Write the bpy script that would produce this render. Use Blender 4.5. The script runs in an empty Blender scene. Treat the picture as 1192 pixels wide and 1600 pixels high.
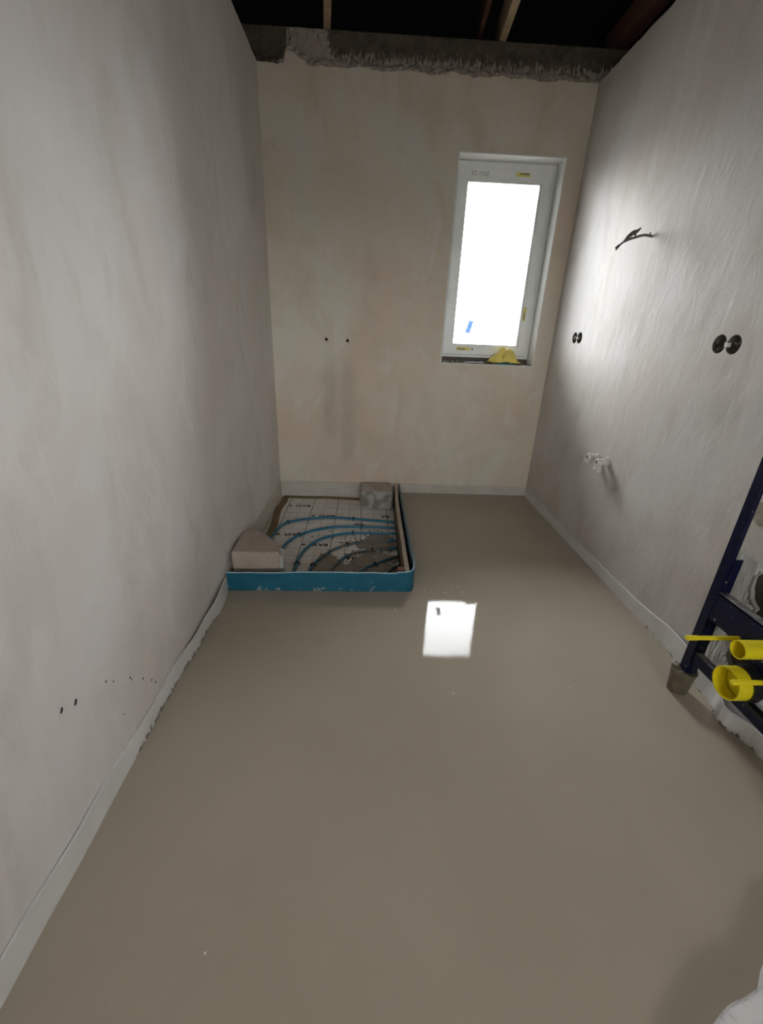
import bpy, bmesh, math, random
from mathutils import Vector, Matrix, noise
from mathutils.geometry import tessellate_polygon

S = bpy.context.scene
C = bpy.context.collection
random.seed(7)

# ------------------------------------------------------------------ room
W, D = 2.1314, 3.5044          # room width, far wall plane
NEAR = -2.40                   # wall behind the photographer
H1, H2 = 2.776, 2.9485         # top of plaster, top of concrete beam
WX0, WX1, WZ0, WZ1 = 1.2878, 2.0064, 1.0736, 2.3913   # window opening
RX, RY = 0.995, 1.957          # unpoured corner (shower) limits
FZ = -0.06                     # its floor

# ------------------------------------------------------------------ camera
cam = bpy.data.objects.new('camera', bpy.data.cameras.new('camera'))
C.objects.link(cam)
rt = Vector((0.99893016, -0.02663012, 0.037807))
up = Vector((-0.02432108, 0.39281599, 0.91929543))
fw = Vector((0.03933214, 0.91923144, -0.39174807))
m = Matrix((rt, up, -fw)).transposed().to_4x4()
m.translation = Vector((0.72497, 0.0, 1.3))
cam.matrix_world = m
cam.data.sensor_fit = 'VERTICAL'
cam.data.sensor_height = 36.0
cam.data.lens = 669.937 / 1600 * 36.0
cam.data.clip_start = 0.02
S.camera = cam

# ------------------------------------------------------------------ light
world = bpy.data.worlds.new('overcast_sky')
S.world = world
world.use_nodes = True
bg = world.node_tree.nodes['Background']
bg.inputs['Color'].default_value = (0.96, 1.0, 1.02, 1)
bg.inputs['Strength'].default_value = 1.0
# overcast sky: brightest overhead, a third of that at the horizon, dull ground below
_wt = world.node_tree
_tc = _wt.nodes.new('ShaderNodeTexCoord'); _sx = _wt.nodes.new('ShaderNodeSeparateXYZ'); _cr = _wt.nodes.new('ShaderNodeValToRGB'); _vm = _wt.nodes.new('ShaderNodeVectorMath'); _mr = _wt.nodes.new('ShaderNodeMapRange')
_wt.links.new(_tc.outputs['Generated'], _sx.inputs[0]); _wt.links.new(_sx.outputs['Z'], _mr.inputs[0])
_mr.inputs[1].default_value = -1.0; _mr.inputs[2].default_value = 1.0
_wt.links.new(_mr.outputs[0], _cr.inputs[0])
_e = _cr.color_ramp.elements
SKY = 35.0
_e[0].position = 0.0; _e[0].color = (.09, .09, .085, 1)
_e[1].position = 1.0; _e[1].color = (.96, 1, 1.03, 1)
for _p, _v in ((0.485, .10), (0.505, .34)):
    _k = _e.new(_p); _k.color = (_v*.98, _v, _v*1.01, 1)
_vm.operation = 'SCALE'; _vm.inputs['Scale'].default_value = SKY
_wt.links.new(_cr.outputs[0], _vm.inputs[0]); _wt.links.new(_vm.outputs[0], bg.inputs['Color'])

def portal(loc, rot, sx, sy):
    l = bpy.data.lights.new('sky_portal', 'AREA')
    l.shape = 'RECTANGLE'; l.size = sx; l.size_y = sy
    l.cycles.is_portal = True
    o = bpy.data.objects.new('sky_portal', l)
    o.location = loc; o.rotation_euler = rot
    C.objects.link(o)
    return o
R90 = math.pi / 2
portal(((WX0+WX1)/2, D+0.35, (WZ0+WZ1)/2), (-R90, 0, 0), 0.72, 1.3)
NW = (-1.95, -0.95, 1.30, 2.10)    # unseen opening added for fill light in the right wall, behind the photographer (y0, y1, z0, z1)
portal((W+0.11, (NW[0]+NW[1])/2, (NW[2]+NW[3])/2), (0, R90, 0), NW[3]-NW[2], NW[1]-NW[0])
NB = (0.72, 1.62, 1.10, 2.02)      # unseen opening added for fill light in the wall behind the photographer (x0, x1, z0, z1)
portal(((NB[0]+NB[1])/2, NEAR-0.14, (NB[2]+NB[3])/2), (R90, 0, 0), NB[1]-NB[0], NB[3]-NB[2])

S.view_settings.view_transform = 'Standard'
S.view_settings.look = 'None'
S.view_settings.gamma = 1.0
S.view_settings.use_curve_mapping = False
S.view_settings.exposure = 0.80

# ------------------------------------------------------------------ helpers
def obj(name, bm, mat, parent=None, origin=None, smooth=False, label=None):
    """link a bmesh (world coordinates) as one mesh object"""
    me = bpy.data.meshes.new(name)
    off = Vector((0, 0, 0))
    if parent:
        p = parent
        while p:
            off += p.location; p = p.parent
    loc = Vector((0, 0, 0))
    if origin is not None:
        loc = Vector(origin) - off
        off = Vector(origin)
    bmesh.ops.translate(bm, verts=bm.verts, vec=-off)
    if smooth:
        for f in bm.faces: f.smooth = True
    bm.to_mesh(me); bm.free()
    me.materials.append(mat)
    o = bpy.data.objects.new(name, me)
    C.objects.link(o)
    o.location = loc
    if parent: o.parent = parent
    if label: o['label'] = label
    return o

def tag(o, label, cat, group=None):
    o['label'] = label; o['category'] = cat
    if group: o['group'] = group
    return o

def thing(name, label, cat, loc, group=None):
    o = bpy.data.objects.new(name, None)
    C.objects.link(o); o.location = loc
    return tag(o, label, cat, group)

def struct(name, bm, mat, parent=None, smooth=False):
    o = obj(name, bm, mat, parent, smooth=smooth)
    if not parent: o['kind'] = 'structure'
    return o

def box(bm, x0, x1, y0, y1, z0, z1, bev=0.0):
    b = bmesh.new()
    bmesh.ops.create_cube(b, size=1)
    for v in b.verts:
        v.co = Vector(((x0+x1)/2 + v.co.x*(x1-x0), (y0+y1)/2 + v.co.y*(y1-y0), (z0+z1)/2 + v.co.z*(z1-z0)))
    if bev: bmesh.ops.bevel(b, geom=b.edges[:], offset=bev, segments=2, affect='EDGES', profile=0.6)
    merge(bm, b)
    return bm

def merge(bm, b):
    me = bpy.data.meshes.new('tmp'); b.to_mesh(me); b.free()
    bm.from_mesh(me); bpy.data.meshes.remove(me)

def bx(*a, **k): return box(bmesh.new(), *a, **k)

def smooth_path(pts, n=8):
    pts = [Vector(p) for p in pts]
    P = [2*pts[0]-pts[1]] + pts + [2*pts[-1]-pts[-2]]
    out = []
    for i in range(1, len(P)-2):
        a, b, c, d = P[i-1:i+3]
        for k in range(n):
            t = k/n
            out.append(0.5*((2*b)+(c-a)*t+(2*a-5*b+4*c-d)*t*t+(3*b-a-3*c+d)*t**3))
    out.append(pts[-1])
    return out

def tube(bm, pts, r, seg=12, n=8, cap=True):
    P = smooth_path(pts, n) if n > 1 else [Vector(p) for p in pts]
    R = r if callable(r) else (lambda t: r)
    t0 = (P[1]-P[0]).normalized()
    nrm = t0.orthogonal().normalized()
    rings = []
    for i, p in enumerate(P):
        t = ((P[min(i+1, len(P)-1)]) - (P[max(i-1, 0)])).normalized()
        nrm = (nrm - t*nrm.dot(t)).normalized()
        bi = t.cross(nrm)
        rr = R(i/(len(P)-1))
        rings.append([bm.verts.new(p + (nrm*math.cos(2*math.pi*k/seg) + bi*math.sin(2*math.pi*k/seg))*rr) for k in range(seg)])
    for a, b in zip(rings, rings[1:]):
        for k in range(seg):
            bm.faces.new((a[k], a[(k+1) % seg], b[(k+1) % seg], b[k]))
    if cap:
        bm.faces.new(rings[0][::-1]); bm.faces.new(rings[-1])
    return bm

def lathe(bm, prof, origin, axis, seg=32):
    """prof: (distance along axis, radius) pairs; r==0 closes"""
    ax = Vector(axis).normalized(); u = ax.orthogonal().normalized(); v = ax.cross(u)
    O = Vector(origin); prev = None
    for d, r in prof:
        if r == 0: ring = [bm.verts.new(O+ax*d)]
        else: ring = [bm.verts.new(O+ax*d+(u*math.cos(2*math.pi*k/seg)+v*math.sin(2*math.pi*k/seg))*r) for k in range(seg)]
        if prev:
            if len(prev) == 1 and len(ring) > 1:
                for k in range(seg): bm.faces.new((prev[0], ring[k], ring[(k+1) % seg]))
            elif len(ring) == 1:
                for k in range(seg): bm.faces.new((prev[k], ring[0], prev[(k+1) % seg]))
            else:
                for k in range(seg): bm.faces.new((prev[k], ring[k], ring[(k+1) % seg], prev[(k+1) % seg]))
        prev = ring
    bmesh.ops.recalc_face_normals(bm, faces=bm.faces)
    return bm

def prism(outline, holes, place, depth_vec, bm=None):
    """outline/holes: 2D loops; place(u,v)->Vector; extruded by depth_vec"""
    bm = bm or bmesh.new()
    loops = [outline] + list(holes)
    tris = tessellate_polygon([[Vector((p[0], p[1], 0)) for p in l] for l in loops])
    flat = [p for l in loops for p in l]
    fr = [bm.verts.new(place(*p)) for p in flat]
    bk = [bm.verts.new(place(*p) + Vector(depth_vec)) for p in flat]
    for t in tris:
        try:
            bm.faces.new([fr[i] for i in t]); bm.faces.new([bk[i] for i in reversed(t)])
        except ValueError: pass
    i0 = 0
    for l in loops:
        n = len(l)
        for k in range(n):
            a, b = i0+k, i0+(k+1) % n
            bm.faces.new((fr[a], fr[b], bk[b], bk[a]))
        i0 += n
    bmesh.ops.recalc_face_normals(bm, faces=bm.faces)
    return bm

def circ(u, v, r, n=24, wob=0.0, sd=0):
    return [(u+math.cos(2*math.pi*k/n)*r*(1+wob*noise.noise(Vector((k*.7, sd, 0)))),
             v+math.sin(2*math.pi*k/n)*r*(1+wob*noise.noise(Vector((k*.7, sd, 5))))) for k in range(n)]

def nz(x, y=0.0, z=0.0, s=1.0): return noise.noise(Vector((x*s, y*s, z*s)))

# ------------------------------------------------------------------ materials
class NT:
    def __init__(self, name, rough=0.7, **kw):
        self.m = bpy.data.materials.new(name); self.m.use_nodes = True
        self.t = self.m.node_tree
        self.b = self.t.nodes['Principled BSDF']
        self.b.inputs['Roughness'].default_value = rough
        for k, v in kw.items(): self.b.inputs[k.replace('_', ' ')].default_value = v
        self.co = self.t.nodes.new('ShaderNodeTexCoord')
    def node(self, ty, **kw):
        n = self.t.nodes.new(ty)
        for k, v in kw.items(): setattr(n, k, v)
        return n
    def link(self, a, b): self.t.links.new(a, b)
    def mapped(self, scale=(1, 1, 1), rot=(0, 0, 0), loc=(0, 0, 0)):
        mp = self.node('ShaderNodeMapping')
        mp.inputs['Scale'].default_value = scale; mp.inputs['Rotation'].default_value = rot; mp.inputs['Location'].default_value = loc
        self.link(self.co.outputs['Object'], mp.inputs[0]); return mp.outputs[0]
    def noise(self, scale, detail=4, rough=0.6, vec=None, dist=0.0):
        n = self.node('ShaderNodeTexNoise')
        n.inputs['Scale'].default_value = scale; n.inputs['Detail'].default_value = detail
        n.inputs['Roughness'].default_value = rough; n.inputs['Distortion'].default_value = dist
        self.link(vec or self.co.outputs['Object'], n.inputs['Vector']); return n.outputs['Fac']
    def ramp(self, fac, stops):
        r = self.node('ShaderNodeValToRGB')
        e = r.color_ramp.elements
        while len(e) < len(stops): e.new(0.5)
        for el, (p, c) in zip(e, stops):
            el.position = p; el.color = (*c, 1) if len(c) == 3 else c
        self.link(fac, r.inputs[0]); return r.outputs[0]
    def mask(self, fac, a, b): return self.ramp(fac, [(a, (0, 0, 0)), (b, (1, 1, 1))])
    def mix(self, fac, a, b, mode='MIX'):
        n = self.node('ShaderNodeMix', data_type='RGBA', blend_type=mode)
        for s, v in ((n.inputs[0], fac), (n.inputs[6], a), (n.inputs[7], b)):
            if isinstance(v, (int, float)): s.default_value = v
            elif isinstance(v, tuple): s.default_value = (*v, 1) if len(v) == 3 else v
            else: self.link(v, s)
        return n.outputs[2]
    def math(self, op, a, b=0.0, c=None):
        n = self.node('ShaderNodeMath', operation=op)
        for i, v in enumerate((a, b) if c is None else (a, b, c)):
            if isinstance(v, (int, float)): n.inputs[i].default_value = v
            else: self.link(v, n.inputs[i])
        return n.outputs[0]
    def xyz(self):
        n = self.node('ShaderNodeSeparateXYZ'); self.link(self.co.outputs['Object'], n.inputs[0]); return n.outputs
    def col(self, c):
        if isinstance(c, tuple): self.b.inputs['Base Color'].default_value = (*c, 1)
        else: self.link(c, self.b.inputs['Base Color'])
        return self
    def bump(self, h, strength=0.5, dist=0.01):
        n = self.node('ShaderNodeBump'); n.inputs['Strength'].default_value = strength; n.inputs['Distance'].default_value = dist
        self.link(h, n.inputs['Height'])
        prev = self.b.inputs['Normal'].links
        if prev: self.link(prev[0].from_socket, n.inputs['Normal'])
        self.link(n.outputs[0], self.b.inputs['Normal']); return self

def plaster(name, streak_rot, seed, gloss=0.6, bump=0.5, warm=1.0, sc=(2, 2, 0.9), tone=1.0):
    n = NT(name, gloss)
    big = n.noise(1.1, 3, .55, n.mapped(loc=(seed, 0, 0)), 0.6)
    mid = n.noise(2.2, 5, .6, n.mapped(scale=sc, rot=streak_rot, loc=(0, seed, 0)), 0.8)
    fine = n.noise(60, 3, .7)
    a = (0.66*warm, 0.60/warm**.3, 0.53/warm**2); b = (0.72, 0.69/warm**.3, 0.65/warm**2); c = (0.57*warm, 0.53/warm**.3, 0.46/warm**2)
    col = n.mix(n.mask(big, .38, .62), a, b)
    col = n.mix(n.math('MULTIPLY', n.mask(mid, .5, .72), .75), col, c)
    lite = n.noise(3.0, 6, .65, n.mapped(scale=sc, rot=streak_rot, loc=(seed*2, 3, 1)), 1.2)
    col = n.mix(n.math('MULTIPLY', n.mask(lite, .54, .68), .55), col, (0.76, 0.735, 0.695))
    col = n.mix(n.math('MULTIPLY', fine, .12), col, (0.42, 0.39, 0.34))
    if tone != 1.0: col = n.mix(1.0, col, (tone, tone, tone), 'MULTIPLY')
    n.col(col)
    n.bump(n.noise(7, 5, .6, n.mapped(scale=(1, 1.7, .8), rot=streak_rot), .6), bump, 0.012)
    n.bump(n.noise(1.6, 3, .5, n.mapped(loc=(0, 4, seed))), bump*.6, 0.03)
    n.bump(fine, 0.25, 0.0015)
    rr = n.math('MULTIPLY_ADD', mid, 0.25, gloss-0.12)
    n.link(rr, n.b.inputs['Roughness'])
    return n
m_pl_left = plaster('plaster_left', (0.5, 0, 0), 1.0, 0.65, 0.30, 0.98).m
m_pl_right = plaster('plaster_right', (-0.35, 0, 0), 5.0, 0.62, 0.24, 0.99, (2, 2, .9), .87).m

# far wall: same plaster with two damp runs under the pipe outlets
nb = plaster('plaster_far', (0, 0.3, 0), 9.0, 0.7, 0.12, 1.07, (1.6, 1, 1.0))
x, y, z = nb.xyz()
wob = nb.math('MULTIPLY', nb.noise(9, 3, .6), 0.06)
def band(c, w, a, b):
    d = nb.math('ABSOLUTE', nb.math('SUBTRACT', nb.math('ADD', x, wob), c+0.03))
    r = nb.node('ShaderNodeMapRange', interpolation_type='SMOOTHSTEP')
    nb.link(d, r.inputs[0]); r.inputs[1].default_value = w*1.9; r.inputs[2].default_value = w*0.2
    top = nb.node('ShaderNodeMapRange', interpolation_type='SMOOTHSTEP'); nb.link(z, top.inputs[0])
    top.inputs[1].default_value = a; top.inputs[2].default_value = a-0.3
    bot = nb.node('ShaderNodeMapRange', interpolation_type='SMOOTHSTEP'); nb.link(z, bot.inputs[0])
    bot.inputs[1].default_value = b; bot.inputs[2].default_value = b+0.3
    return nb.math('MULTIPLY', r.outputs[0], nb.math('MULTIPLY', top.outputs[0], bot.outputs[0]))
damp = nb.math('ADD', band(0.43, 0.05, 1.2, 0.3), band(0.57, 0.05, 1.2, 0.12))
damp = nb.math('MULTIPLY', damp, nb.math('ADD', nb.noise(5, 4, .6), 0.15))
base = nb.b.inputs['Base Color'].links[0].from_socket
nb.col(nb.mix(nb.math('MULTIPLY', nb.math('MINIMUM', damp, 0.6), .55), base, (0.33, 0.29, 0.235)))
m_pl_far = nb.m

# raw concrete beam with mortar smears
n = NT('beam_concrete', 0.9)
x, y, z = n.xyz()
con = n.ramp(n.noise(14, 6, .7), [(.3, (.06, .048, .034)), (.7, (.15, .125, .09))])
str_ = n.noise(42, 6, .75, n.mapped(scale=(1.3, 1, .55), rot=(0, .3, 0)))
grad = n.node('ShaderNodeMapRange'); n.link(z, grad.inputs[0])
grad.inputs[1].default_value = H1-0.02; grad.inputs[2].default_value = H1+0.13
grad.inputs[3].default_value = 0.33; grad.inputs[4].default_value = -0.13
sp = n.math('ADD', str_, grad.outputs[0])
px = n.node('ShaderNodeMapRange', interpolation_type='SMOOTHSTEP'); n.link(n.math('ABSOLUTE', n.math('SUBTRACT', x, 0.31)), px.inputs[0])
px.inputs[1].default_value = .17; px.inputs[2].default_value = .09; px.inputs[3].default_value = 0; px.inputs[4].default_value = .32
lx = n.node('ShaderNodeMapRange'); n.link(x, lx.inputs[0])
lx.inputs[1].default_value = .12; lx.inputs[2].default_value = .18; lx.inputs[3].default_value = -.24; lx.inputs[4].default_value = 0
sp = n.math('ADD', n.math('ADD', sp, px.outputs[0]), lx.outputs[0])
n.col(n.mix(n.mask(sp, .55, .66), con, n.ramp(n.noise(40, 3), [(.3, (.36, .31, .25)), (.7, (.50, .445, .37))])))
n.bump(n.noise(45, 5, .7), .9, .01)
m_beam = n.m

# wet levelling screed
n = NT('wet_screed', 0.03, IOR=1.225)
c = n.ramp(n.noise(1.3, 4, .55), [(.3, (.365, .313, .245)), (.7, (.415, .36, .287))])
c = n.mix(n.math('MULTIPLY', n.mask(n.noise(90, 2), .68, .78), .35), c, (.5, .46, .4))
n.col(c)
n.bump(n.noise(2.2, 2, .5), .05, .01)
n.bump(n.noise(30, 2, .5), .10, .0010)
n.bump(n.noise(110, 2, .5), .12, .0004)
rg = n.ramp(n.noise(3.0, 4, .6), [(.35, (.012, .012, .012)), (.8, (.05, .05, .05))])
n.link(rg, n.b.inputs['Roughness'])
m_screed = n.m

# white perimeter strip
n = NT('white_strip', 0.45)
dirt = n.noise(38, 5, .7)
x, y, z = n.xyz()
low = n.node('ShaderNodeMapRange'); n.link(z, low.inputs[0]); low.inputs[1].default_value = 0.0; low.inputs[2].default_value = 0.035
low.inputs[3].default_value = .16; low.inputs[4].default_value = -.12
reg = n.node('ShaderNodeMapRange'); n.link(n.math('ABSOLUTE', n.math('SUBTRACT', y, 1.35)), reg.inputs[0])
reg.inputs[1].default_value = .3; reg.inputs[2].default_value = .5; reg.inputs[3].default_value = .06; reg.inputs[4].default_value = -.16
n.col(n.mix(n.mask(n.math('ADD', n.math('ADD', dirt, low.outputs[0]), reg.outputs[0]), .62, .68), n.ramp(n.noise(5, 4), [(.3, (.62, .61, .585)), (.7, (.72, .71, .69))]), (.16, .14, .11)))
n.bump(n.noise(12, 4), .3, .006)
m_strip = n.m
m_strip_r = m_strip.copy(); m_strip_r.name = 'white_strip_right'
[setattr(e, 'position', e.position+.07) for nd in m_strip_r.node_tree.nodes if nd.type == 'VALTORGB' and abs(nd.color_ramp.elements[0].position-.62) < .01 for e in nd.color_ramp.elements]
n = NT('grimy_strip', 0.6)
n.col(n.ramp(n.noise(6, 5, .65, n.mapped(scale=(1, 1, 3))), [(.3, (.50, .455, .39)), (.55, (.58, .54, .475)), (.75, (.66, .63, .585))]))
n.bump(n.noise(14, 4), .4, .006)
m_strip_grey = n.m

def simple(name, c, rough=.6, var=0.0, sc=20, bump=0.0, **kw):
    n = NT(name, rough, **kw)
    if var: n.col(n.ramp(n.noise(sc, 4), [(.3, tuple(v*(1-var) for v in c)), (.7, tuple(min(1, v*(1+var)) for v in c))]))
    else: n.col(c)
    if bump: n.bump(n.noise(sc*2, 4), bump, .004)
    return n.m
m_attic = simple('dark_underlay', (.006, .006, .006), .9)
m_wood = simple('joist_wood', (.40, .30, .19), .8, .25, 12, .3)
m_wood_dark = simple('shaded_joist', (.10, .045, .025), .8, .3, 12, .3)  # reddish timber, darkened in colour for joists out of the light
m_upvc = simple('white_upvc', (.87, .89, .87), .3, .04, 8)
m_gasket = simple('grey_gasket', (.30, .30, .30), .6)
m_black = simple('black_plastic', (.012, .012, .013), .35)
m_hole = simple('dark_hole', (.010, .006, .005), .9)
m_navy_clean = simple('navy_plain', (.014, .02, .085), .4)
m_dust = simple('dusty_navy', (.20, .21, .25), .6, .35, 40)

n = NT('navy_steel', .38, Specular_IOR_Level=.3)
spl = n.noise(55, 2, .5); spl2 = n.noise(18, 4, .6)
c = n.mix(n.mask(spl, .72, .76), n.ramp(spl2, [(.3, (.003, .0045, .022)), (.75, (.006, .009, .040))]), (.55, .54, .50))
g = n.node('ShaderNodeNewGeometry'); sg = n.node('ShaderNodeSeparateXYZ'); n.link(g.outputs['Normal'], sg.inputs[0])
topm = n.math('MULTIPLY', n.mask(sg.outputs[2], .6, .9), n.mask(n.noise(25, 4), .3, .6))   # settled plaster dust on upward faces
n.col(n.mix(n.math('MULTIPLY', topm, .7), c, (.42, .40, .36)))
m_navy = n.m

n = NT('blue_foam', .45)
x, y, z = n.xyz()
lw = n.node('ShaderNodeMapRange'); n.link(z, lw.inputs[0]); lw.inputs[1].default_value = 0; lw.inputs[2].default_value = .1
lw.inputs[3].default_value = .10; lw.inputs[4].default_value = -.14
n.col(n.mix(n.mask(n.math('ADD', n.noise(24, 4, .65, n.mapped(loc=(3, 0, 0))), lw.outputs[0]), .64, .70),
            n.ramp(n.noise(6, 3), [(.3, (.006, .10, .165)), (.7, (.012, .14, .22))]), (.24, .30, .30)))
n.bump(n.noise(10, 3), .4, .006)
m_foam = n.m
m_film = simple('pale_film', (.42, .62, .68), .25, .1, 10)

# insulation board with printed 10 cm grid
n = NT('printed_board', .55)
x, y, z = n.xyz()
def lines(c, per, off, w):
    p = n.math('PINGPONG', n.math('ADD', n.math('ADD', c, off), n.math('MULTIPLY', n.noise(7, 2), .012)), per/2)
    return n.math('LESS_THAN', p, w)
g1 = n.math('MAXIMUM', lines(x, .2, -.006, .0030), 0)
g2 = n.math('MAXIMUM', lines(x, .1, -.006, .0016), lines(y, .1, .055, .0020))
white = n.ramp(n.noise(5, 4), [(.3, (.64, .60, .55)), (.7, (.78, .76, .73))])
c = n.mix(n.math('MULTIPLY', g2, .8), white, (.16, .15, .14))
c = n.mix(n.math('MULTIPLY', g1, .8), c, (.10, .10, .10))
n.col(c); n.bump(n.noise(9, 3), .2, .006)
m_board = n.m
m_ink = simple('black_ink', (.03, .028, .026), .6)
m_brown = simple('brown_band', (.20, .135, .065), .8, .2, 9, .3)
m_pipe_blue = None
n = NT('pipe_blue', .35)
mud = n.mask(n.noise(16, 4, .6), .60, .66)
n.col(n.ramp(n.noise(8, 2), [(.3, (.006, .13, .23)), (.7, (.01, .19, .31))]))
m_pipe = n.m
n = NT('pipe_blue_muddy', .55)
n.col(n.mix(n.mask(n.noise(26, 4, .6), .44, .52), (.008, .14, .23), (.17, .145, .115)))
n.bump(n.noise(60, 3), .4, .002)
m_pipe_mud = n.m
m_spill = simple('dried_splash', (.27, .235, .185), .8, .25, 60, .8)
n = NT('aerated_block', .9)
n.col(n.mix(n.mask(n.noise(24, 5, .7), .6, .72), n.ramp(n.noise(7, 4), [(.3, (.37, .295, .25)), (.7, (.50, .42, .365))]), (.26, .22, .18)))
n.bump(n.noise(120, 3), .7, .003)
m_block = n.m
n = NT('mortared_block', .85)
n.col(n.ramp(n.noise(7, 3, .5, None, 1.5), [(.40, (.21, .21, .175)), (.47, (.34, .34, .30)), (.6, (.42, .42, .38))]))
n.bump(n.noise(30, 4), .6, .004)
m_mblock = n.m
m_glue = simple('grey_adhesive', (.44, .43, .39), .8, .12, 20, .5)
m_batten = simple('pale_batten', (.50, .41, .32), .7, .15, 14, .2)
m_batten_in = simple('brown_batten', (.22, .16, .11), .8, .2, 14, .2)
m_red = simple('reddish_wood', (.22, .07, .03), .7, .2, 30)
m_yellow = simple('yellow_plastic', (.80, .66, .015), .32, .05, 8, Subsurface_Weight=0.05)
m_ytape = simple('yellow_tape', (.75, .66, .14), .5)
m_ycloth = simple('yellow_sheet', (.80, .66, .16), .55, .12, 20)
m_teal = simple('teal_sheet', (.08, .45, .45), .5, .1, 20)
m_paper = simple('white_paper', (.72, .75, .80), .6)
m_bsticker = bpy.data.materials.new('blue_film'); m_bsticker.use_nodes = True      # dense see-through film
_t = m_bsticker.node_tree; _t.nodes.remove(_t.nodes['Principled BSDF'])
_b = _t.nodes.new('ShaderNodeBsdfTransparent'); _b.inputs[0].default_value = (.12, .165, .25, 1)
_t.links.new(_b.outputs[0], _t.nodes['Material Output'].inputs[0])
m_tape = simple('brown_tape', (.12, .098, .066), .5, .3, 25, .5)
m_rough = NT('rough_mortar', .95)
m_rough.col(m_rough.ramp(m_rough.noise(16, 6, .7), [(.3, (.055, .047, .037)), (.7, (.17, .15, .12))])); m_rough.bump(m_rough.noise(30, 6, .7), 1.0, .02)
m_rough = m_rough.m
m_sill = simple('rough_sill', (.14, .125, .10), .95, .4, 60, .9)
n = NT('socket_mud', .8)
n.col(n.mix(n.mask(n.noise(30, 4), .5, .62), (.06, .052, .042), (.16, .145, .12)))
n.bump(n.noise(60, 4), .8, .004); m_sock = n.m
m_cable = simple('grey_cable', (.16, .155, .14), .6, .2, 60)
m_wire = simple('dark_wire', (.03, .027, .024), .5)
m_valve = simple('plastered_brass', (.66, .62, .56), .6, .15, 60, .4)
m_pencil = simple('pencil_grey', (.22, .22, .22), .8)
n = NT('white_rough_slab', .9)
n.col(n.mix(n.mask(n.noise(45, 5, .7), .56, .66), (.74, .72, .71), (.46, .48, .50))); n.bump(n.noise(45, 5, .7), .9, .006)
m_slab = n.m
g = bpy.data.materials.new('window_glass'); g.use_nodes = True
nt = g.node_tree; nt.nodes.remove(nt.nodes['Principled BSDF'])
tr = nt.nodes.new('ShaderNodeBsdfTransparent'); gl = nt.nodes.new('ShaderNodeBsdfGlossy'); mx = nt.nodes.new('ShaderNodeMixShader'); fr = nt.nodes.new('ShaderNodeFresnel')
gl.inputs['Roughness'].default_value = 0.02; fr.inputs['IOR'].default_value = 1.45
nt.links.new(fr.outputs[0], mx.inputs[0]); nt.links.new(tr.outputs[0], mx.inputs[1]); nt.links.new(gl.outputs[0], mx.inputs[2])
nt.links.new(mx.outputs[0], nt.nodes['Material Output'].inputs[0])
m_glass = g

# ------------------------------------------------------------------ shell
# left wall
o = [(NEAR-.2, FZ-.1), (D+.0, FZ-.1)]
yy = D
while yy > NEAR: o.append((yy, H1 + .006*nz(yy, s=9) + (.004*nz(yy, 3, s=40)))); yy -= .03
o.append((NEAR-.2, H1))
struct('wall_left', prism(o, [], lambda u, v: Vector((0, u, v)), (-.12, 0, 0)), m_pl_left)

# right wall with box holes and the broken-out chase behind the frame
SOCK = [(3.127, 1.296), (3.056, 1.297), (1.812, 1.297), (1.738, 1.297)]
chase = [(1.262, .575), (1.283, .54), (1.288, .49), (1.272, .45), (1.235, .43), (1.255, .38), (1.265, .30), (1.26, .2), (1.2, .14), (.8, .13), (.78, .3), (.8, .55), (.95, .6), (1.1, .585), (1.2, .592)]
chase = [(a+.006*nz(i*.9), b+.006*nz(i*1.7, 4)) for i, (a, b) in enumerate([tuple(p) for p in chase])][::-1]
o = [(NEAR-.2, FZ-.1), (D, FZ-.1)]
yy = D
while yy > NEAR: o.append((yy, H1 + .010*nz(yy, 7, s=9) + (.005*nz(yy, 3, s=40)))); yy -= .03
o.append((NEAR-.2, H1))
holes = [circ(a, b, .036, 28, .05, i) for i, (a, b) in enumerate(SOCK)] + [chase, [(NW[0], NW[2]), (NW[1], NW[2]), (NW[1], NW[3]), (NW[0], NW[3])]]
struct('wall_right', prism(o, holes, lambda u, v: Vector((W, u, v)), (.12, 0, 0)), m_pl_right)
# rough bottom of the chase, lumpy grid
def lumpy(u0, u1, v0, v1, st, place, nrm, amp, sc):
    bm = bmesh.new(); nu = int((u1-u0)/st); nv = int((v1-v0)/st)
    G = [[bm.verts.new(place(u0+(u1-u0)*i/nu, v0+(v1-v0)*j/nv) + Vector(nrm)*amp(u0+(u1-u0)*i/nu, v0+(v1-v0)*j/nv)) for j in range(nv+1)] for i in range(nu+1)]
    for i in range(nu):
        for j in range(nv): bm.faces.new((G[i][j], G[i+1][j], G[i+1][j+1], G[i][j+1]))
    bmesh.ops.recalc_face_normals(bm, faces=bm.faces)
    return bm
struct('trim_2', lumpy(.76, 1.30, .10, .62, .012, lambda u, v: Vector((W+.055, u, v)), (-1, 0, 0), lambda u, v: .044*max(0, min(1, (u-1.10)/.12))+(.03 if u < 1.1 else .012)*nz(u, v, s=14)+.006*nz(u, v, 3, s=40), 1), m_rough, smooth=True)

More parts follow.
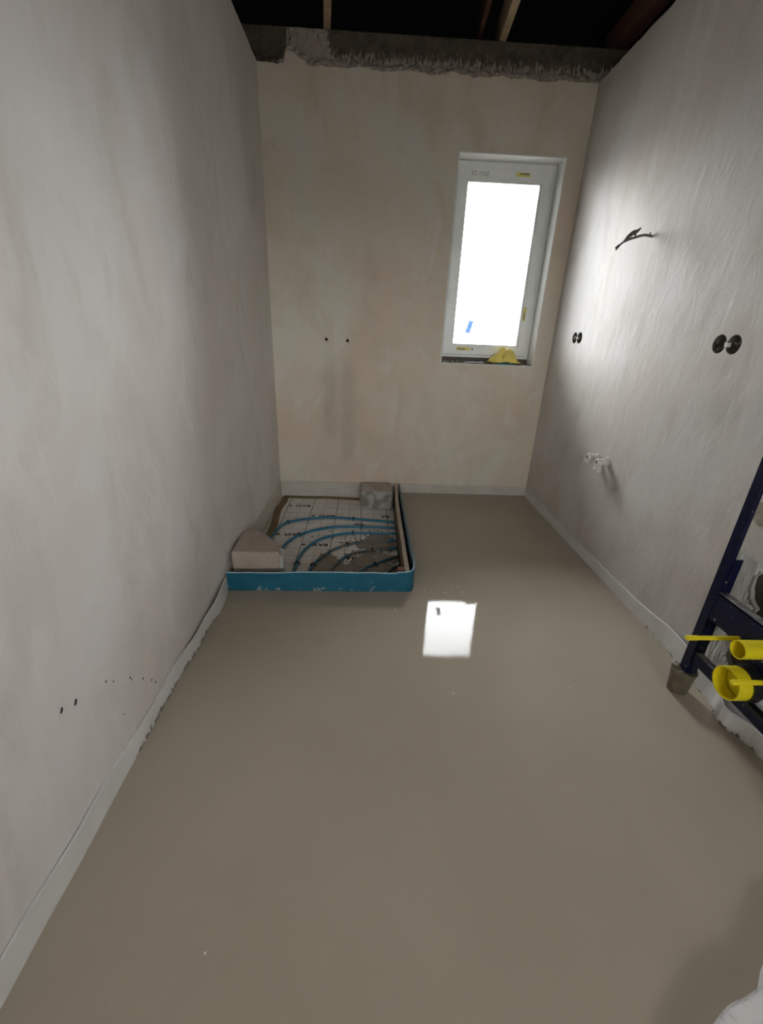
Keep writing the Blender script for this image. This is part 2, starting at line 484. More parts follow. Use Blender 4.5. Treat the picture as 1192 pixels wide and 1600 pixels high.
# far wall: thin plaster coat with ragged top edge on a thick core
def top_far(xx):
    v = 2.772 + .016*nz(xx, 1, s=7) + .010*nz(xx, 5, s=22) + .006*nz(xx, 9, s=60)
    if .165 < xx < .30: v += .055*min(1, (xx-.165)/.01)*max(0, 1-(xx-.22)/.1 if xx > .22 else 1)
    return v
PO = [(0.405, 1.215), (0.564, 1.212)]
o = [(0, FZ-.1), (W, FZ-.1)]
xx = W
while xx > 0: o.append((xx, top_far(xx))); xx -= .006
o.append((0, top_far(0)))
win = [(WX0, WZ0), (WX1, WZ0), (WX1, WZ1), (WX0, WZ1)]
ph = [circ(a, b, .010, 14, .4, i+3) for i, (a, b) in enumerate(PO)]
struct('wall_back', prism(o, [win]+ph, lambda u, v: Vector((u, D, v)), (0, .02, 0)), m_pl_far)
struct('wall_back_core', prism([(-.12, FZ-.1), (W+.12, FZ-.1), (W+.12, H1-.04), (-.12, H1-.04)], [win]+[circ(a, b, .022, 14) for a, b in PO],
       lambda u, v: Vector((u, D+.02, v)), (0, .34, 0)), m_pl_far)
for w_ in (bpy.data.objects['wall_back_core'],): w_.name = 'trim_3'
# concrete ring beam
def beamd(u, v):
    a = .004*nz(u, v, s=30) + .003*nz(u, v, 2, s=90)
    low = math.exp(-((v-(top_far(min(max(u, 0), W))+.012))/.022)**2)
    a += low*(.018 + .026*nz(u, v*1.3, 8, s=30))*(1 if 0 < u < W else 0)
    return a
bmb = lumpy(-.9, 3.1, H1-.06, H2, .009, lambda u, v: Vector((u, D+.022, v)), (0, -1, 0), beamd, 1)
box(bmb, -.9, 3.1, D+.05, D+.36, H1-.06, H2-.003)
# slab of concrete between rough face and box, along the top
topv = bmb
tt = bmesh.new()
n_ = 200
A = [tt.verts.new((-.9+4.0*i/n_, D+.018, H2+.003*nz(i, 0, s=.6)-.001)) for i in range(n_+1)]
B = [tt.verts.new((-.9+4.0*i/n_, D+.20, H2)) for i in range(n_+1)]
for i in range(n_): tt.faces.new((A[i], A[i+1], B[i+1], B[i]))
merge(bmb, tt)
struct('trim_1', bmb, m_beam)
# near wall with the added fill-light opening behind the photographer
struct('wall_near', prism([(-.12, FZ-.1), (W+.12, FZ-.1), (W+.12, H1), (-.12, H1)],
       [[(NB[0], NB[2]), (NB[1], NB[2]), (NB[1], NB[3]), (NB[0], NB[3])]], lambda u, v: Vector((u, NEAR, v)), (0, -.15, 0)), m_pl_left)
# unseen slabs added outside both fill-light openings to block the high sky
struct('light_blocker_right', bx(W+.12, W+1.9, -3.4, .6, 2.14, 2.20), m_pl_left)
struct('light_blocker_near', bx(-.3, 2.6, NEAR-1.5, NEAR-.15, 2.06, 2.12), m_pl_left)
# roof space, dark underlay all round
bm = bmesh.new()
for q in ((-1.7, 4.0, -2.9, 4.3, 3.75, 3.80), (-1.75, -1.7, -2.9, 4.3, 2.55, 3.8), (4.0, 4.05, -2.9, 4.3, 2.55, 3.8),
          (-1.7, 4.0, -2.95, -2.9, 2.55, 3.8), (-1.7, 4.0, 4.3, 4.35, 2.55, 3.8),
          (-1.7, -.06, -2.9, 4.3, 2.58, 2.62), (W+.06, 4.0, -2.9, 4.3, 2.58, 2.62),
          (-.06, W+.06, D+.25, 4.3, 2.58, 2.62), (-.06, W+.06, -2.9, NEAR-.1, 2.58, 2.62)):
    box(bm, *q)
struct('ceiling', bm, m_attic)

# floor: poured screed with the corner left open
fl = [(-.02, NEAR-.05), (W+.02, NEAR-.05), (W+.02, D+.02), (RX+.025, D+.02), (RX+.025, 2.3), (RX+.012, 2.02), (RX-.005, RY+.01), (RX-.03, RY), (.35, RY-.008), (-.02, RY-.012)]
struct('floor', prism(fl, [], lambda u, v: Vector((u, v, 0)), (0, 0, -.1)), m_screed)

struct('trim_7', bx(-.15, W+.15, NEAR-.2, D+.3, -.22, -.101), m_rough)

# perimeter strips
def ribbon(pts, zt, zb, th, bm=None):
    """vertical band along a floor path; zt(i, p) top, th thickness to the left of travel"""
    bm = bm or bmesh.new(); P = [Vector((*p, 0)) for p in pts]; rows = []
    for i, p in enumerate(P):
        t = (P[min(i+1, len(P)-1)]-P[max(i-1, 0)]).normalized(); nn = Vector((-t.y, t.x, 0))*th
        T = zt(i, p)
        rows.append([bm.verts.new(v) for v in (Vector((p.x, p.y, zb)), Vector((p.x, p.y, T)), Vector((p.x+nn.x, p.y+nn.y, T)), Vector((p.x+nn.x, p.y+nn.y, zb)))])
    for a, b in zip(rows, rows[1:]):
        for k in range(4): bm.faces.new((a[k], a[(k+1) % 4], b[(k+1) % 4], b[k]))
    bm.faces.new(rows[0]); bm.faces.new(rows[-1][::-1])
    bmesh.ops.recalc_face_normals(bm, faces=bm.faces)
    return bm
def bumpf(y, c, w): return math.exp(-((y-c)/w)**2)
ys = [NEAR+.01+i*.03 for i in range(int((RY-.02-NEAR)/.03)+1)]
lp = [(.010+.022*bumpf(v, 1.78, .16)+.012*bumpf(v, 1.5, .1)+.004*nz(v, s=5), v) for v in ys]
struct('baseboard_left', ribbon(lp, lambda i, p: .072+.02*bumpf(p.y, .3, .5)+.012*nz(p.y, s=4)+.02*bumpf(p.y, 1.85, .15), -.05, .008), m_strip, smooth=False)
ys2 = [RY+.02+i*.03 for i in range(int((D-RY-.03)/.03)+1)]
struct('baseboard_left_recess', ribbon([(.009+.003*nz(v, s=5), v) for v in ys2], lambda i, p: .085+.01*nz(p.y, s=4), -.06, .008), m_strip_grey)
bpy.data.objects['baseboard_left_recess'].name = 'trim_4'
ys = [.72+i*.025 for i in range(int((D-.73)/.025)+1)]
def roff(v):
    a = .010 + .003*nz(v, 8, s=6)
    if v < 1.55: a += .024*min(1, (1.55-v)/.25)
    a += .040*bumpf(v, 1.13, .06)
    return a
ys = [NEAR+.01+i*.025 for i in range(int((D-NEAR-.02)/.025)+1)]
rp = [(W-roff(v), v) for v in reversed(ys)]
struct('baseboard_right', ribbon(rp, lambda i, p: .072+.034*bumpf(p.y, 1.45, .25)+.008*nz(p.y, 2, s=5)-.025*max(0, min(1, (p.y-3.2)/.3)), -.05, .008), m_strip_r)
xs = [i*.03+.015 for i in range(int((W-.03)/.03)+1)]
struct('baseboard_back', ribbon([(v, D-.009-.002*nz(v, s=5)) for v in xs], lambda i, p: .078+.006*nz(p.x, 2, s=3), -.06, .008), m_strip_grey)

# ------------------------------------------------------------------ window
fy = D+.13
w = bpy.data.objects.new('window_1', None); C.objects.link(w); w.location = (WX0, fy, WZ0); w['kind'] = 'structure'
def frame(x0, x1, z0, z1, wd, y0, y1, bev=.004):
    inner = [(x0+wd, z0+wd), (x1-wd, z0+wd), (x1-wd, z1-wd), (x0+wd, z1-wd)]
    bm = prism([(x0, z0), (x1, z0), (x1, z1), (x0, z1)], [inner], lambda u, v: Vector((u, y0, v)), (0, y1-y0, 0))
    e = [e for e in bm.edges if all(abs(v.co.y-y0) < 1e-5 for v in e.verts) and len(e.link_faces) == 2 and abs(e.link_faces[0].normal.dot(e.link_faces[1].normal)) < .3]
    bmesh.ops.bevel(bm, geom=e, offset=bev, segments=2, affect='EDGES')
    return bm
ZB = 1.120
obj('window_frame', frame(WX0+.002, WX1-.002, ZB, WZ1-.001, .05, fy, fy+.07), m_upvc, w)
sx0, sx1, sz0, sz1 = 1.312, 1.972, 1.142, 2.345
obj('sash', frame(sx0, sx1, sz0, sz1, .068, fy-.018, fy+.055, .005), m_upvc, w)
obj('gasket', frame(sx0-.003, sx1+.003, sz0-.003, sz1+.003, .006, fy-.004, fy+.001, .0005), m_gasket, w)
obj('glazing_bead', frame(sx0+.066, sx1-.066, sz0+.066, sz1-.066, .012, fy-.012, fy+.03, .004), m_upvc, w)
obj('glass_pane', bx(sx0+.07, sx1-.07, fy+.000, fy+.005, sz0+.07, sz1-.07), m_glass, w)
obj('handle_rosette', bx(1.329, 1.357, fy-.026, fy-.017, 1.465, 1.60, bev=.004), m_upvc, w, label='white window handle fitting on the left stile')
obj('drain_plug', lathe(bmesh.new(), [(0, .008), (.004, .008), (.005, 0)], (1.545, fy-.018, 1.181), (0, -1, 0), 16), m_gasket, w)
for (x0, x1, z0, z1) in ((1.716, 1.814, 2.308, 2.330), (1.910, 1.931, 1.402, 1.497), (1.420, 1.525, 1.172, 1.195)):
    t = obj('sticker', bx(x0, x1, fy-.0195, fy-.0178, z0, z1), m_ytape, w, label='yellow sticker with dark print')
    if x1-x0 > z1-z0: a = (x0+(x1-x0)*.30, x1-(x1-x0)*.1, z0+(z1-z0)*.5, z1-.002) if z0 > 2 else (x0+.008, x0+.068, z0+.005, z0+.011)
    else: a = (x0+.006, x0+.013, z0+.012, z0+.055)
    obj('sticker_print', bx(a[0], a[1], fy-.0203, fy-.0192, a[2], a[3]), m_pencil, t)
bm = bmesh.new()
cx, cz = 1.507, 1.343; dx, dz = .012, .045; ex, ez = .019, -.004
vs = [bm.verts.new((cx+a*dx+b*ex, fy-.003+k, cz+a*dz+b*ez)) for k in (0, .001) for a, b in ((-1, -1), (-1, 1), (1, 1), (1, -1))]
bm.faces.new(vs[:4]); bm.faces.new(vs[4:][::-1])
for k in range(4): bm.faces.new((vs[k], vs[(k+1) % 4], vs[4+(k+1) % 4], vs[4+k]))
obj('glass_sticker', bm, m_bsticker, w, label='small tilted blue sticker on the glass')

def text_bm(s, size, mat4, ext=.0004, shear=0.0, spacing=1.0, off=0.0):
    cu = bpy.data.curves.new('t', 'FONT'); cu.body = s; cu.size = size; cu.extrude = ext; cu.resolution_u = 2; cu.shear = shear; cu.space_character = spacing; cu.offset = off
    ob = bpy.data.objects.new('t', cu); C.objects.link(ob)
    me = bpy.data.meshes.new_from_object(ob.evaluated_get(bpy.context.evaluated_depsgraph_get()))
    bpy.data.objects.remove(ob); bm = bmesh.new(); bm.from_mesh(me); bpy.data.meshes.remove(me)
    bmesh.ops.transform(bm, matrix=mat4, verts=bm.verts)
    return bm
M = Matrix.Translation((1.388, fy-.0184, 2.304)) @ Matrix.Rotation(R90, 4, 'X') @ Matrix.Rotation(-.02, 4, 'Z')
obj('pencil_writing', text_bm('\u00b752./102', .036, M, .0003, .25, 1.15), m_pencil, w, label='grey handwritten figures on the top rail')

# white lining of the reveals
bm = bmesh.new()
box(bm, WX1-.003, WX1+.004, D-.002, fy+.002, WZ0, WZ1+.004)
box(bm, WX0-.004, WX0+.003, D-.002, fy+.002, WZ0, WZ1+.004)
box(bm, WX0-.004, WX1+.004, D-.002, fy+.002, WZ1-.003, WZ1+.004)
struct('trim_8', bm, simple('white_reveal', (.80, .81, .77), .35, .04, 10))

# rough window sill, part of the opening
bmw = bx(WX0-.01, WX1+.01, fy+.012, fy+.10, WZ0-.03, ZB+.004)
bm = lumpy(WX0, WX1, D+.018, fy+.02, .012, lambda u, v: Vector((u, v, WZ0+.004)), (0, 0, 1), lambda u, v: .004+.006*nz(u, v, s=30)+.004*nz(u, v, 5, s=80), 1)
merge(bm, bmw)
struct('trim_5', bm, m_sill)
bm = bmesh.new()
N = 60
A = [bm.verts.new((WX0+(WX1-WX0)*i/N, D-.002, WZ0-.004)) for i in range(N+1)]
B = [bm.verts.new((WX0+(WX1-WX0)*i/N, D-.003, WZ0+.007+.003*nz(i, 0, s=.21))) for i in range(N+1)]
Cc = [bm.verts.new((WX0+(WX1-WX0)*i/N, D+.020+.006*nz(i, 3, s=.3), WZ0+.008+.003*nz(i, 0, s=.21))) for i in range(N+1)]
for i in range(N): bm.faces.new((A[i], A[i+1], B[i+1], B[i])); bm.faces.new((B[i], B[i+1], Cc[i+1], Cc[i]))
struct('trim_6', bm, simple('pale_lip', (.74, .71, .64), .6))

# things on the sill
def crumple(cx, cy, z0, sx, sy, h, sd, n=26, fold=1.0):
    bm = bmesh.new(); G = []
    for i in range(n+1):
        row = []
        for j in range(n+1):
            u, v = i/n*2-1, j/n*2-1
            k = max(abs(u), abs(v)); r = math.hypot(u, v) or 1
            ridge = 1-abs(nz(u*1.7, v*1.7, sd))*2.4
            hh = h*max(0, (1-.85*r*r))*(.35+.55*ridge) + .75*h*abs(nz(u, v, sd+3, s=2.4))*max(0, 1.15-r)
            ox = sx*(u + .28*nz(u, v, sd+5, s=1.6)); oy = sy*(v + .28*nz(u, v, sd+7, s=1.6))
            row.append(bm.verts.new((cx+ox, cy+oy, z0+max(.002, hh))))
        G.append(row)
    for i in range(n):
        for j in range(n): bm.faces.new((G[i][j], G[i+1][j], G[i+1][j+1], G[i][j+1]))
    return bm
def solid(o, th):
    mo = o.modifiers.new('thickness', 'SOLIDIFY'); mo.thickness = th; mo.offset = 1
    return o
def rough_poly(pts, z0, th, amp, sd=0):
    o = []
    for i in range(len(pts)):
        a, b = Vector(pts[i]), Vector(pts[(i+1) % len(pts)])
        for k in range(6):
            p = a.lerp(b, k/6); o.append((p.x+amp*nz(p.x*30, p.y*30, sd), p.y+amp*nz(p.x*30, p.y*30, sd+9)))
    return prism(o, [], lambda u, v: Vector((u, v, z0)), (0, 0, th))
o = obj('teal_sheet', crumple(1.79, 3.522, 1.081, .085, .024, .009, 4.0), m_teal, origin=(1.79, 3.53, 1.082), smooth=True); solid(o, .0012)
tag(o, 'thin teal sheet lying under the yellow sheet at the sill edge', 'sheet')
o = obj('crumpled_sheet', crumple(1.790, 3.556, 1.093, .118, .046, .105, 5.7, 44), m_ycloth, origin=(1.785, 3.556, 1.088)); solid(o, .001)
tag(o, 'crumpled translucent yellow sheet on the window sill', 'sheet')
o = obj('paper_scrap', rough_poly([(1.465, 3.50), (1.62, 3.502), (1.635, 3.56), (1.50, 3.565)], 1.090, .002, .004), m_paper, origin=(1.55, 3.53, 1.09))
tag(o, 'flat white paper scrap on the sill left of the yellow sheet', 'paper')
for i, (a, b, s_) in enumerate(((1.315, 3.54, .012), (1.345, 3.56, .009), (1.385, 3.545, .011), (1.425, 3.55, .008))):
    bm = bmesh.new(); bmesh.ops.create_icosphere(bm, subdivisions=2, radius=s_)
    for v in bm.verts: v.co *= 1+.35*nz(*v.co, s=90+i*9); v.co.z *= .6; v.co.x *= 1.5
    bmesh.ops.translate(bm, verts=bm.verts, vec=(a, b, WZ0+.016))
    o = obj('mortar_crumb', bm, simple('crumb', (.34, .31, .26), .9, .2, 80), origin=(a, b, WZ0+.01))
    tag(o, ['mortar crumb in the left corner of the window sill', 'small mortar crumb second from the left corner of the sill', 'elongated mortar crumb midway between sill corner and paper', 'smallest mortar crumb, next to the white paper scrap'][i], 'crumb', 'mortar crumbs on the window sill')

# ------------------------------------------------------------------ roof joists
def joist(x0, x1, z0, z1, xs, mat, label, y0=D+.20):
    bm = bx(x0, x1, NEAR-.2, y0, z0, z1, bev=.003)
    for v in bm.verts: v.co.x += (D-v.co.y)*xs
    tag(obj('roof_joist', bm, mat, origin=((x0+x1)/2, y0, z0)), label, 'joist', 'roof joists above the concrete beam')
joist(.409, .452, H2, H2+.17, .10, m_wood, 'pale timber roof joist, leftmost above the beam')
joist(1.474, 1.518, H2, H2+.17, -.07, m_wood, 'pale timber roof joist right of centre above the beam')
joist(1.350, 1.376, H2+.05, H2+.17, -.06, m_wood_dark, 'thin dark brown joist just left of the right-hand pale joist')
joist(2.20, 2.285, H2+.004, H2+.14, -.02, m_wood_dark, 'dark reddish joist along the top of the right wall')

# ------------------------------------------------------------------ corner left open for the shower
base = thing('insulation_board', 'white printed insulation board in the open shower corner of the floor', 'insulation', (.5, 2.7, FZ-.04))
bd = [(.06, D-.05), (.035, 3.42), (.03, 3.2), (.055, 2.95), (.055, 2.6), (.03, 2.3), (.02, 1.96), (RX+.01, 1.96), (RX+.02, D-.05)]
bd = [(.012, D-.014), (.012, 1.965), (.95, 1.965), (.95, 2.5), (.965, D-.014)]
obj('board', prism(bd, [], lambda u, v: Vector((u, v, FZ)), (0, 0, -.04)), m_board, base)
for (tx, ty, nn) in ((.115, 3.285, 4), (.325, 3.088, 4), (.845, 3.10, 2), (.118, 2.75, 4), (.318, 2.60, 4), (.83, 2.565, 2), (.60, 2.425, 2)):
    # the words run away from the viewer: rotated half a turn
    t = text_bm('BAVI' if nn == 4 else 'BA', .054, Matrix.Translation((tx+(.165 if nn == 4 else .078), ty+.014, FZ+.0006)) @ Matrix.Rotation(math.pi, 4, 'Z'), .0005, 0, 1.08, .0020)
    obj('printed_word', t, m_ink, base, label='black upside-down printed word')
    if nn == 4: obj('printed_dot', lathe(bmesh.new(), [(0, .013), (.0010, .013), (.0011, 0)], (tx, ty-.004, FZ), (0, 0, 1), 16), m_ink, base, label='round black printed mark')
bm = bmesh.new()
lathe(bm, [(0, .040), (.0008, .040), (.0008, .034), (0, .034)], (.685, 2.925, FZ), (0, 0, 1), 24)
for k in range(5):
    box(bm, .685-.026+k*.012, .685-.020+k*.012, 2.925-.026, 2.925+.026, FZ, FZ+.0009)
obj('printed_emblem', bm, m_ink, base, label='round black striped emblem')

def wavy(pts, wd0, z0, th):
    P = smooth_path([(*p, 0) for p in pts], 6); L, Rr = [], []
    for i, p in enumerate(P):
        t = (P[min(i+1, len(P)-1)]-P[max(i-1, 0)]).normalized(); nn = Vector((-t.y, t.x, 0))
        L.append((p.x+nn.x*wd0/2, p.y+nn.y*wd0/2)); Rr.append((p.x-nn.x*wd0/2, p.y-nn.y*wd0/2))
    return prism(L+Rr[::-1], [], lambda u, v: Vector((u, v, z0)), (0, 0, th))
o = obj('edge_band', wavy([(.045, 3.47), (.048, 3.35), (.036, 3.2), (.045, 3.05), (.06, 2.9), (.062, 2.75), (.055, 2.5), (.045, 2.31)], .052, FZ+.0005, .005), m_brown, origin=(.05, 2.9, FZ-.03))
tag(o, 'brown band between the printed board and the left wall', 'edge band', 'brown edge bands of the shower corner')
o = obj('edge_band', wavy([(.03, 3.476), (.2, 3.468), (.35, 3.475), (.5, 3.470), (.62, 3.457), (.675, 3.452)], .044, FZ+.0005, .005), m_brown, origin=(.35, 3.47, FZ-.03))
tag(o, 'brown band between the printed board and the window wall', 'edge band', 'brown edge bands of the shower corner')

# heating pipes
zp = FZ+.011
PIPES = [
 ([(.078, 2.42), (.076, 2.56), (.086, 2.70), (.137, 2.906), (.29, 2.996), (.481, 3.035), (.679, 3.015), (.955, 2.972)], 'blue heating pipe farthest from the front edge, nearest the window wall', False, [(.155, 2.92), (.645, 3.018)]),
 ([(.17, 2.36), (.175, 2.46), (.206, 2.59), (.28, 2.73), (.449, 2.845), (.635, 2.877), (.955, 2.871)], 'second blue heating pipe from the window wall', False, [(.27, 2.715), (.70, 2.878)]),
 ([(.312, 2.06), (.315, 2.236), (.325, 2.451), (.403, 2.637), (.527, 2.732), (.662, 2.77), (.955, 2.773)], 'third blue heating pipe from the window wall, beside the pale block', False, [(.308, 2.32), (.295, 2.16), (.644, 2.766)]),
 ([(.385, 2.06), (.401, 2.239), (.45, 2.398), (.561, 2.55), (.688, 2.621), (.955, 2.665)], 'fourth blue heating pipe from the window wall, grey with splashes at its right half', True, [(.418, 2.31), (.618, 2.59)]),
 ([(.49, 2.06), (.527, 2.244), (.611, 2.421), (.733, 2.504), (.955, 2.552)], 'fifth blue heating pipe from the window wall, over the large grey splashes', True, [(.79, 2.522)]),
 ([(.63, 2.06), (.716, 2.251), (.815, 2.347), (.955, 2.448)], 'second shortest blue heating pipe, splashed with grey', True, [(.80, 2.335)]),
 ([(.79, 2.06), (.871, 2.226), (.91, 2.29), (.955, 2.325)], 'shortest blue heating pipe in the front right corner', True, []),
]
for pts, lab, mud, clips in PIPES:
    o3 = (pts[-1][0], pts[-1][1], FZ)
    p = thing('heating_pipe', lab, 'pipe', o3, 'blue heating pipes on the board')
    if mud:
        P = smooth_path([(a, b, zp) for a, b in pts], 8); k = int(len(P)*.45)
        obj('pipe_run', tube(bmesh.new(), P, .0085, 12, 1), m_pipe_mud, p, smooth=True)
    else:
        obj('pipe_run', tube(bmesh.new(), [(a, b, zp) for a, b in pts], .0085, 12, 8), m_pipe, p, smooth=True)
    for (a, b) in clips:
        P = smooth_path([(u, v, zp) for u, v in pts], 12)
        i = min(range(1, len(P)-1), key=lambda i: (P[i]-Vector((a, b, zp))).length)
        t = (P[i+1]-P[i-1]).normalized(); nn = Vector((-t.y, t.x, 0)); cpt = P[i]
        bm = bmesh.new()
        tube(bm, [cpt+nn*.017+Vector((0, 0, -.009)), cpt+nn*.012+Vector((0, 0, .006)), cpt+Vector((0, 0, .0115)), cpt-nn*.012+Vector((0, 0, .006)), cpt-nn*.017+Vector((0, 0, -.009))], .0035, 8, 4)
        box(bm, cpt.x-.006, cpt.x+.006, cpt.y-.006, cpt.y+.006, cpt.z+.008, cpt.z+.016)
        obj('pipe_clip', bm, m_black, p, label='black plastic clip')

# dried splashes of screed on the board: irregular thin patches
def splash(cx, cy, rx, ry, sd, z0=FZ, th=.004):
    o = []
    for k in range(72):
        a = 2*math.pi*k/72; r = 1+.42*nz(math.cos(a)*1.3, math.sin(a)*1.3, sd)+.28*nz(math.cos(a)*5, math.sin(a)*5, sd+3)+.12*nz(k*.9, sd, 0)
        o.append((cx+rx*r*math.cos(a), cy+ry*r*math.sin(a)))
    o = [(min(max(u, .06), .955), min(max(v, 2.03), 3.4)) for u, v in o]
    return prism(o, [circ(cx+rx*.35*nz(sd, 1), cy+ry*.35*nz(sd, 2), min(rx, ry)*.14, 9, .5, sd)], lambda u, v: Vector((u, v, z0)), (0, 0, th))
bm = bmesh.new()
SPL = [(.50, 2.33, .095, .13), (.66, 2.24, .11, .11), (.80, 2.44, .10, .10), (.86, 2.25, .09, .10), (.84, 2.70, .09, .07), (.78, 2.60, .10, .05), (.60, 2.14, .2, .07), (.72, 2.37, .07, .06), (.90, 2.40, .05, .06), (.92, 2.60, .03, .04)]
for i, (a, b, c_, d_) in enumerate(SPL): merge(bm, splash(a, b, c_, d_, i*3.3+1, th=.0035+.0004*i))
rnd = random.Random(3)
for i in range(150):
    a, b = rnd.gauss(.72, .16), rnd.gauss(2.55, .17)
    if .3 < a < .95 and 2.06 < b < 2.85:
        r = rnd.uniform(.003, .010)
        o_ = circ(a, b, r, 8, .9, i)
        prism(o_, [], lambda u, v: Vector((u, v, FZ)), (0, 0, .003), bm)
o = obj('screed_splashes', bm, m_spill, origin=(.7, 2.4, FZ)); o['kind'] = 'stuff'
tag(o, 'grey dried screed splashes spattered over the printed board', 'splashes')

# pale block at the left wall, cut at one corner, with adhesive on its cut side
bl = thing('aerated_block', 'pinkish pale cut building block against the left wall in the shower corner', 'block', (.14, 2.15, FZ))
ou = [(.022, 2.03), (.272, 2.036), (.264, 2.11), (.10, 2.30), (.022, 2.29)]
bm = prism(ou, [], lambda u, v: Vector((u, v, FZ+.001)), (0, 0, .184-FZ))
bmesh.ops.bevel(bm, geom=[e for e in bm.edges], offset=.004, segments=2, affect='EDGES')
obj('block_body', bm, m_block, bl)
ou2 = [(.2725, 2.04), (.291, 2.04), (.294, 2.075), (.286, 2.115), (.205, 2.21), (.135, 2.305), (.105, 2.315), (.1005, 2.302), (.2645, 2.112)]
bm = prism(ou2, [], lambda u, v: Vector((u, v, FZ+.001)), (0, 0, .165-FZ))
for v in bm.verts:
    if v.co.z > .1: v.co.x += .002*nz(v.co.y, s=60); v.co.z -= .03*max(0, (v.co.x+v.co.y*0-.28)/.02) if v.co.x > .28 else .0
obj('adhesive_layer', bm, m_glue, bl, label='grey adhesive smeared down the cut side')

bl = thing('aerated_block', 'grey mortar-smeared building block standing against the window wall', 'block', (.82, 3.35, FZ))
bm = prism([(.690, 3.252), (.945, 3.254), (.945, 3.484), (.690, 3.482)], [], lambda u, v: Vector((u, v, FZ+.001)), (0, 0, .092-FZ))
bmesh.ops.bevel(bm, geom=bm.edges[:], offset=.005, segments=2, affect='EDGES')
obj('block_body', bm, m_block, bl)
def ff(u, v): return .0015+.005*max(0, nz(u, v, 3, s=18)+.35)
bm = lumpy(.694, .941, FZ+.004, .089, .008, lambda u, v: Vector((u, 3.2515, v)), (0, -1, 0), ff, 1)
obj('mortar_smear', bm, m_mblock, bl, smooth=True, label='grey green mortar smeared on the front')
bm = prism([(.696, 3.26), (.83, 3.26), (.76, 3.38), (.70, 3.47)], [], lambda u, v: Vector((u, v, .0925)), (0, 0, .002))
obj('mortar_smear', bm, m_glue, bl, label='pale mortar patch on the top')

# formwork battens and foam edging
bt = thing('batten', 'timber batten standing along the right edge of the shower corner', 'batten', (.975, 2.75, FZ), 'battens edging the shower corner')
bm = bmesh.new(); N = 20
def bxx(v): return .958+.018*bumpf(v, 3.5, .35)+.004*nz(v, s=3)
obj('board', ribbon([(bxx(2.02+i*.0735), 2.02+i*.0735) for i in range(N+1)], lambda i, p: .079, FZ+.012, -.022), m_batten_in, bt, label='brown side of the batten')
obj('top_edge', ribbon([(bxx(2.02+i*.0735)-.001, 2.02+i*.0735) for i in range(N+1)], lambda i, p: .083, .0785, -.024), m_batten, bt, label='paler top edge of the batten')  # top edge in a paler tone than the side
bt = thing('batten', 'timber batten along the front edge of the shower corner', 'batten', (.5, 1.99, FZ), 'battens edging the shower corner')
obj('board', bx(.03, .955, 1.985, 2.006, FZ+.001, .070, bev=.002), m_batten, bt)
o = obj('wood_offcut', bx(.915, .955, 2.035, 2.075, .02, .088, bev=.003), m_red, origin=(.935, 2.055, .02))
bm = bmesh.new()
tag(o, 'small reddish wood offcut wedged in the front right corner of the battens', 'offcut')
pts = [(.012, 1.957), (.33, 1.958), (.55, 1.962), (.75, 1.965), (.90, 1.963), (.955, 1.966), (.985, 1.985), (1.000, 2.03), (1.008, 2.15), (1.004, 2.35), (1.005, 2.7), (1.006, 3.05), (1.010, 3.3), (1.013, 3.485)]
P = [(p.x, p.y) for p in smooth_path([(*p, 0) for p in pts], 6)]
def ftop(i, p): return .098+.010*min(1, max(0, (p.x-.1)/.4))+.004*nz(p.x+p.y, s=7) + (.012*bumpf(p.y, 2.05, .12) if p.x > .9 else 0) - (.025*max(0, (p.y-3.0)/.5))
P2 = P
ed = thing('foam_edging', 'bright blue foam edging strip wrapped around the shower corner battens', 'edging', (.98, 1.97, 0))
obj('foam_strip', ribbon(P2, ftop, -.03, -.007), m_foam, ed)
obj('film_edge', ribbon([(p[0], p[1]) for p in P2], lambda i, p: ftop(i, p)+.006, .06, .0012), m_film, ed, label='pale blue film along the top')

# ------------------------------------------------------------------ fittings on the window wall
for i, (a, b) in enumerate(PO):
    bm = lathe(bmesh.new(), [(-.001, .0175), (-.003, .015), (-.0035, .0115), (.010, .0105), (.03, .010), (.03, 0)], (a, D, b), (0, 1, 0), 20)
    for v in bm.verts:
        if v.co.y < D+.005: v.co.x += .0025*nz(v.co.x, v.co.z, i, s=90); v.co.z += .0025*nz(v.co.x, v.co.z, i+4, s=90)
    o = thing('pipe_outlet', ['dark pipe outlet hole in the window wall, left one of the pair', 'dark pipe outlet hole in the window wall, right one nearer the window'][i], 'pipe outlet', (a, D, b), 'shower pipe outlets')
    obj('plaster_rim', bm, m_pl_far, o, smooth=True)
    obj('socket', lathe(bmesh.new(), [(-.0045, .0085), (-.005, .0110), (.001, .0112), (.02, .011), (.02, 0)], (a, D, b), (0, 1, 0), 16), m_hole, o)
    obj('plug', lathe(bmesh.new(), [(-.0045, 0), (-.0046, .0095), (.0, .0095)], (a, D, b), (0, 1, 0), 16), m_hole, o)
    if i: obj('drip', tube(bmesh.new(), [(a+.008, D-.004, b-.007), (a+.012, D-.005, b-.014), (a+.013, D-.003, b-.018)], .004, 8, 4), m_gasket, o)

